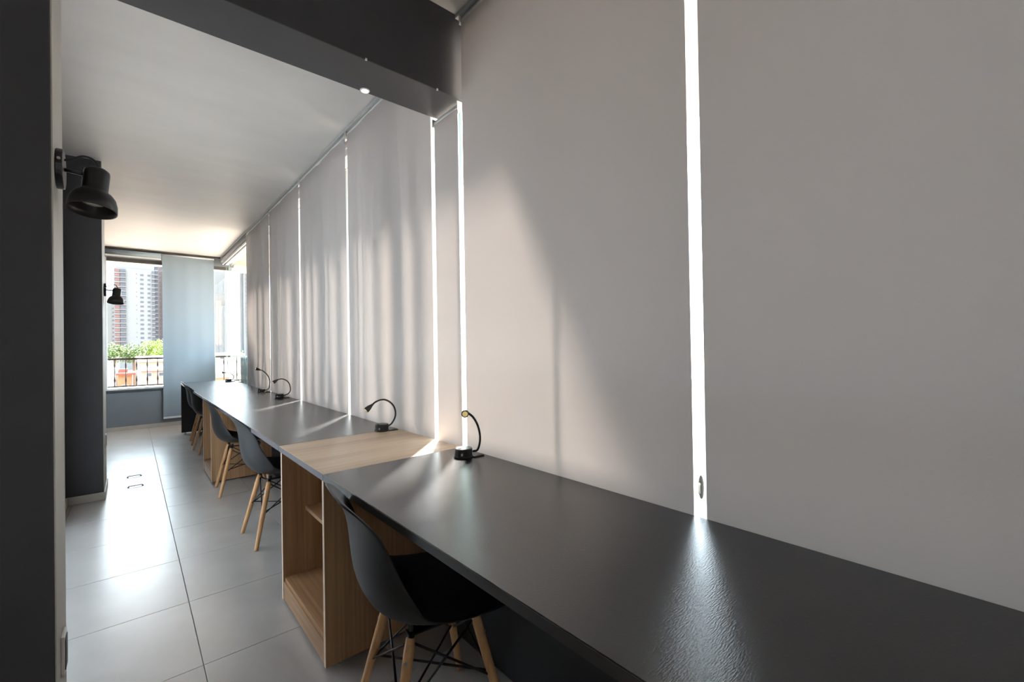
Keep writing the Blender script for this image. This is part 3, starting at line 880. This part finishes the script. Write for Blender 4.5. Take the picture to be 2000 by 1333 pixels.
def tree(x, y, ztop, rad, label, m, seed):
    rnd = random.Random(seed)
    t = thing('tree', label, 'tree', (x, y, GZ), 0, 'trees among the houses')
    h = ztop - GZ
    bm = bmesh.new(); tube(bm, [(0, 0, 0), (0.15, 0, h*0.4), (0, 0.1, h-rad)], [0.45, 0.33, 0.2], 8)
    link('trunk', bm, M['bark'], t, smooth=True)
    bm = bmesh.new()
    for k in range(1500):
        # leaf tufts scattered through a clumpy crown
        c = random.Random(seed*10 + rnd.randrange(9))
        cc = Vector((c.uniform(-0.6, 0.6)*rad, c.uniform(-0.6, 0.6)*rad, h-rad*0.8 + c.uniform(-0.45, 0.35)*rad))
        v = Vector((rnd.gauss(0, 1), rnd.gauss(0, 1), rnd.gauss(0, 0.75))).normalized()*(rad*0.5*rnd.uniform(0.75, 1.05)) + cc
        if v.z > h: v.z = h
        s = rnd.uniform(0.12, 0.26)*max(1, rad/3)
        a = Vector((rnd.uniform(-1, 1), rnd.uniform(-1, 1), rnd.uniform(-1, 1))).normalized()
        b = a.orthogonal().normalized()
        n_ = a.cross(b)
        vs = [bm.verts.new(v + b*s), bm.verts.new(v + n_*s*0.6), bm.verts.new(v - b*s), bm.verts.new(v - n_*s*0.6 + a*s*0.3)]
        bm.faces.new(vs)
    o = link('foliage', bm, m, t); o['kind'] = 'stuff'
tree(-2.4, 120, 2.9, 2.4, 'dark green tree left of the roof outside the far window', M['leaf2'], 3)
tree(0.5, 124, 3.0, 2.6, 'mid green tree between the dark tree and the tallest one', M['leaf2'], 4)
tree(3.2, 128, 4.2, 3.2, 'tallest yellow-green tree outside the far window', M['leaf'], 5)
tree(6.2, 122, 2.2, 2.6, 'yellow-green tree partly hidden by the blue-grey blind', M['leaf'], 6)
tree(16.3, 105, 1.0, 1.8, 'small green tree low in the corner glass', M['leaf2'], 9)

def house(x0, x1, y0, y1, zw, label, mw, mr, ridge, wins=(), chimney=None):
    ox, oy = (x0+x1)/2, y0
    t = thing('house', label, 'house', (ox, oy, GZ), 0, 'low houses below the railing')
    bm = bmesh.new(); box(bm, x0-ox, x1-ox, 0, y1-y0, 0, zw-GZ)
    link('wall', bm, mw, t)
    bm = bmesh.new()
    a, b, z = x0-ox-0.3, x1-ox+0.3, zw-GZ
    d0, d1 = -0.35, y1-y0+0.35
    if ridge > 0:
        my = (d0+d1)/2
        vs = [bm.verts.new(q) for q in ((a, d0, z), (b, d0, z), (b, my, z+ridge), (a, my, z+ridge), (a, d1, z), (b, d1, z),
                                        (a, d0, z-0.15), (b, d0, z-0.15), (a, d1, z-0.15), (b, d1, z-0.15))]
        for q in ((0, 1, 2, 3), (3, 2, 5, 4), (6, 7, 1, 0), (4, 5, 9, 8), (6, 8, 9, 7), (0, 3, 4, 8, 6), (1, 7, 9, 5, 2)):
            bm.faces.new([vs[i] for i in q])
    else:
        box(bm, a, b, d0, d1, z, z+0.25)
    link('roof', bm, mr, t)
    for wx, wz, ww, wh in wins:
        f = boxo('window_frame', (wx-ox-ww/2-0.07, wx-ox+ww/2+0.07, -0.10, 0.0, wz-GZ-0.07, wz-GZ+wh+0.07), M['wall_white'], t)
        boxo('window_pane', (wx-ox-ww/2, wx-ox+ww/2, -0.13, -0.09, wz-GZ, wz-GZ+wh), TW, f)
    if chimney:
        cx, cw, ch = chimney
        boxo('chimney', (cx-ox-cw/2, cx-ox+cw/2, 1.0, 1.0+cw, z, z+ch), M['brick_red'], t)
house(-9.5, -1.93, 128, 136, 2.2, 'plain white block with a dark flat roof edge left of the trees', M['wall_white'], M['tower_win'], 0)
house(1.0, 8.0, 100, 108, -0.7, 'wide house with a tan roof below the trees', M['wall_pink'], M['roof_tan'], 0.9, [(3.0, -2.2, 0.8, 0.7), (5.0, -2.2, 0.8, 0.7)])
house(-5.5, -1.3, 62, 68, -0.9, 'white walled house at the left behind the railing', M['wall_white'], M['wall_white'], 0)
house(-1.15, 0.15, 70, 75, -1.7, 'small orange house with a red chimney behind the railing', M['wall_orange'], M['brick_red'], 0, [(-0.5, -3.4, 0.5, 0.5)], (-0.7, 0.9, 0.7))
house(0.95, 3.6, 64, 69, -0.95, 'pink house with small dark windows behind the railing', M['wall_pink'], M['roof_tan'], 0.3, [(1.55, -1.7, 0.42, 0.36), (2.6, -1.7, 0.35, 0.36)])
house(-2.6, 3.4, 48, 54, -2.35, 'low white roofed shed closest below the railing', M['wall_pink'], M['wall_white'], 0, [(-0.3, -3.0, 0.5, 0.4), (1.3, -3.0, 0.5, 0.4)])
house(8.4, 14, 84, 92, 0.35, 'white house with a small dark window beyond the corner glass', M['wall_white'], M['wall_white'], 0.25, [(11.1, -0.35, 0.5, 0.4)])
house(6.2, 11.5, 60, 66, -1.9, 'orange house low beyond the corner glass', M['wall_orange'], M['roof_tan'], 0.3, [(7.6, -3.2, 0.6, 0.5)])
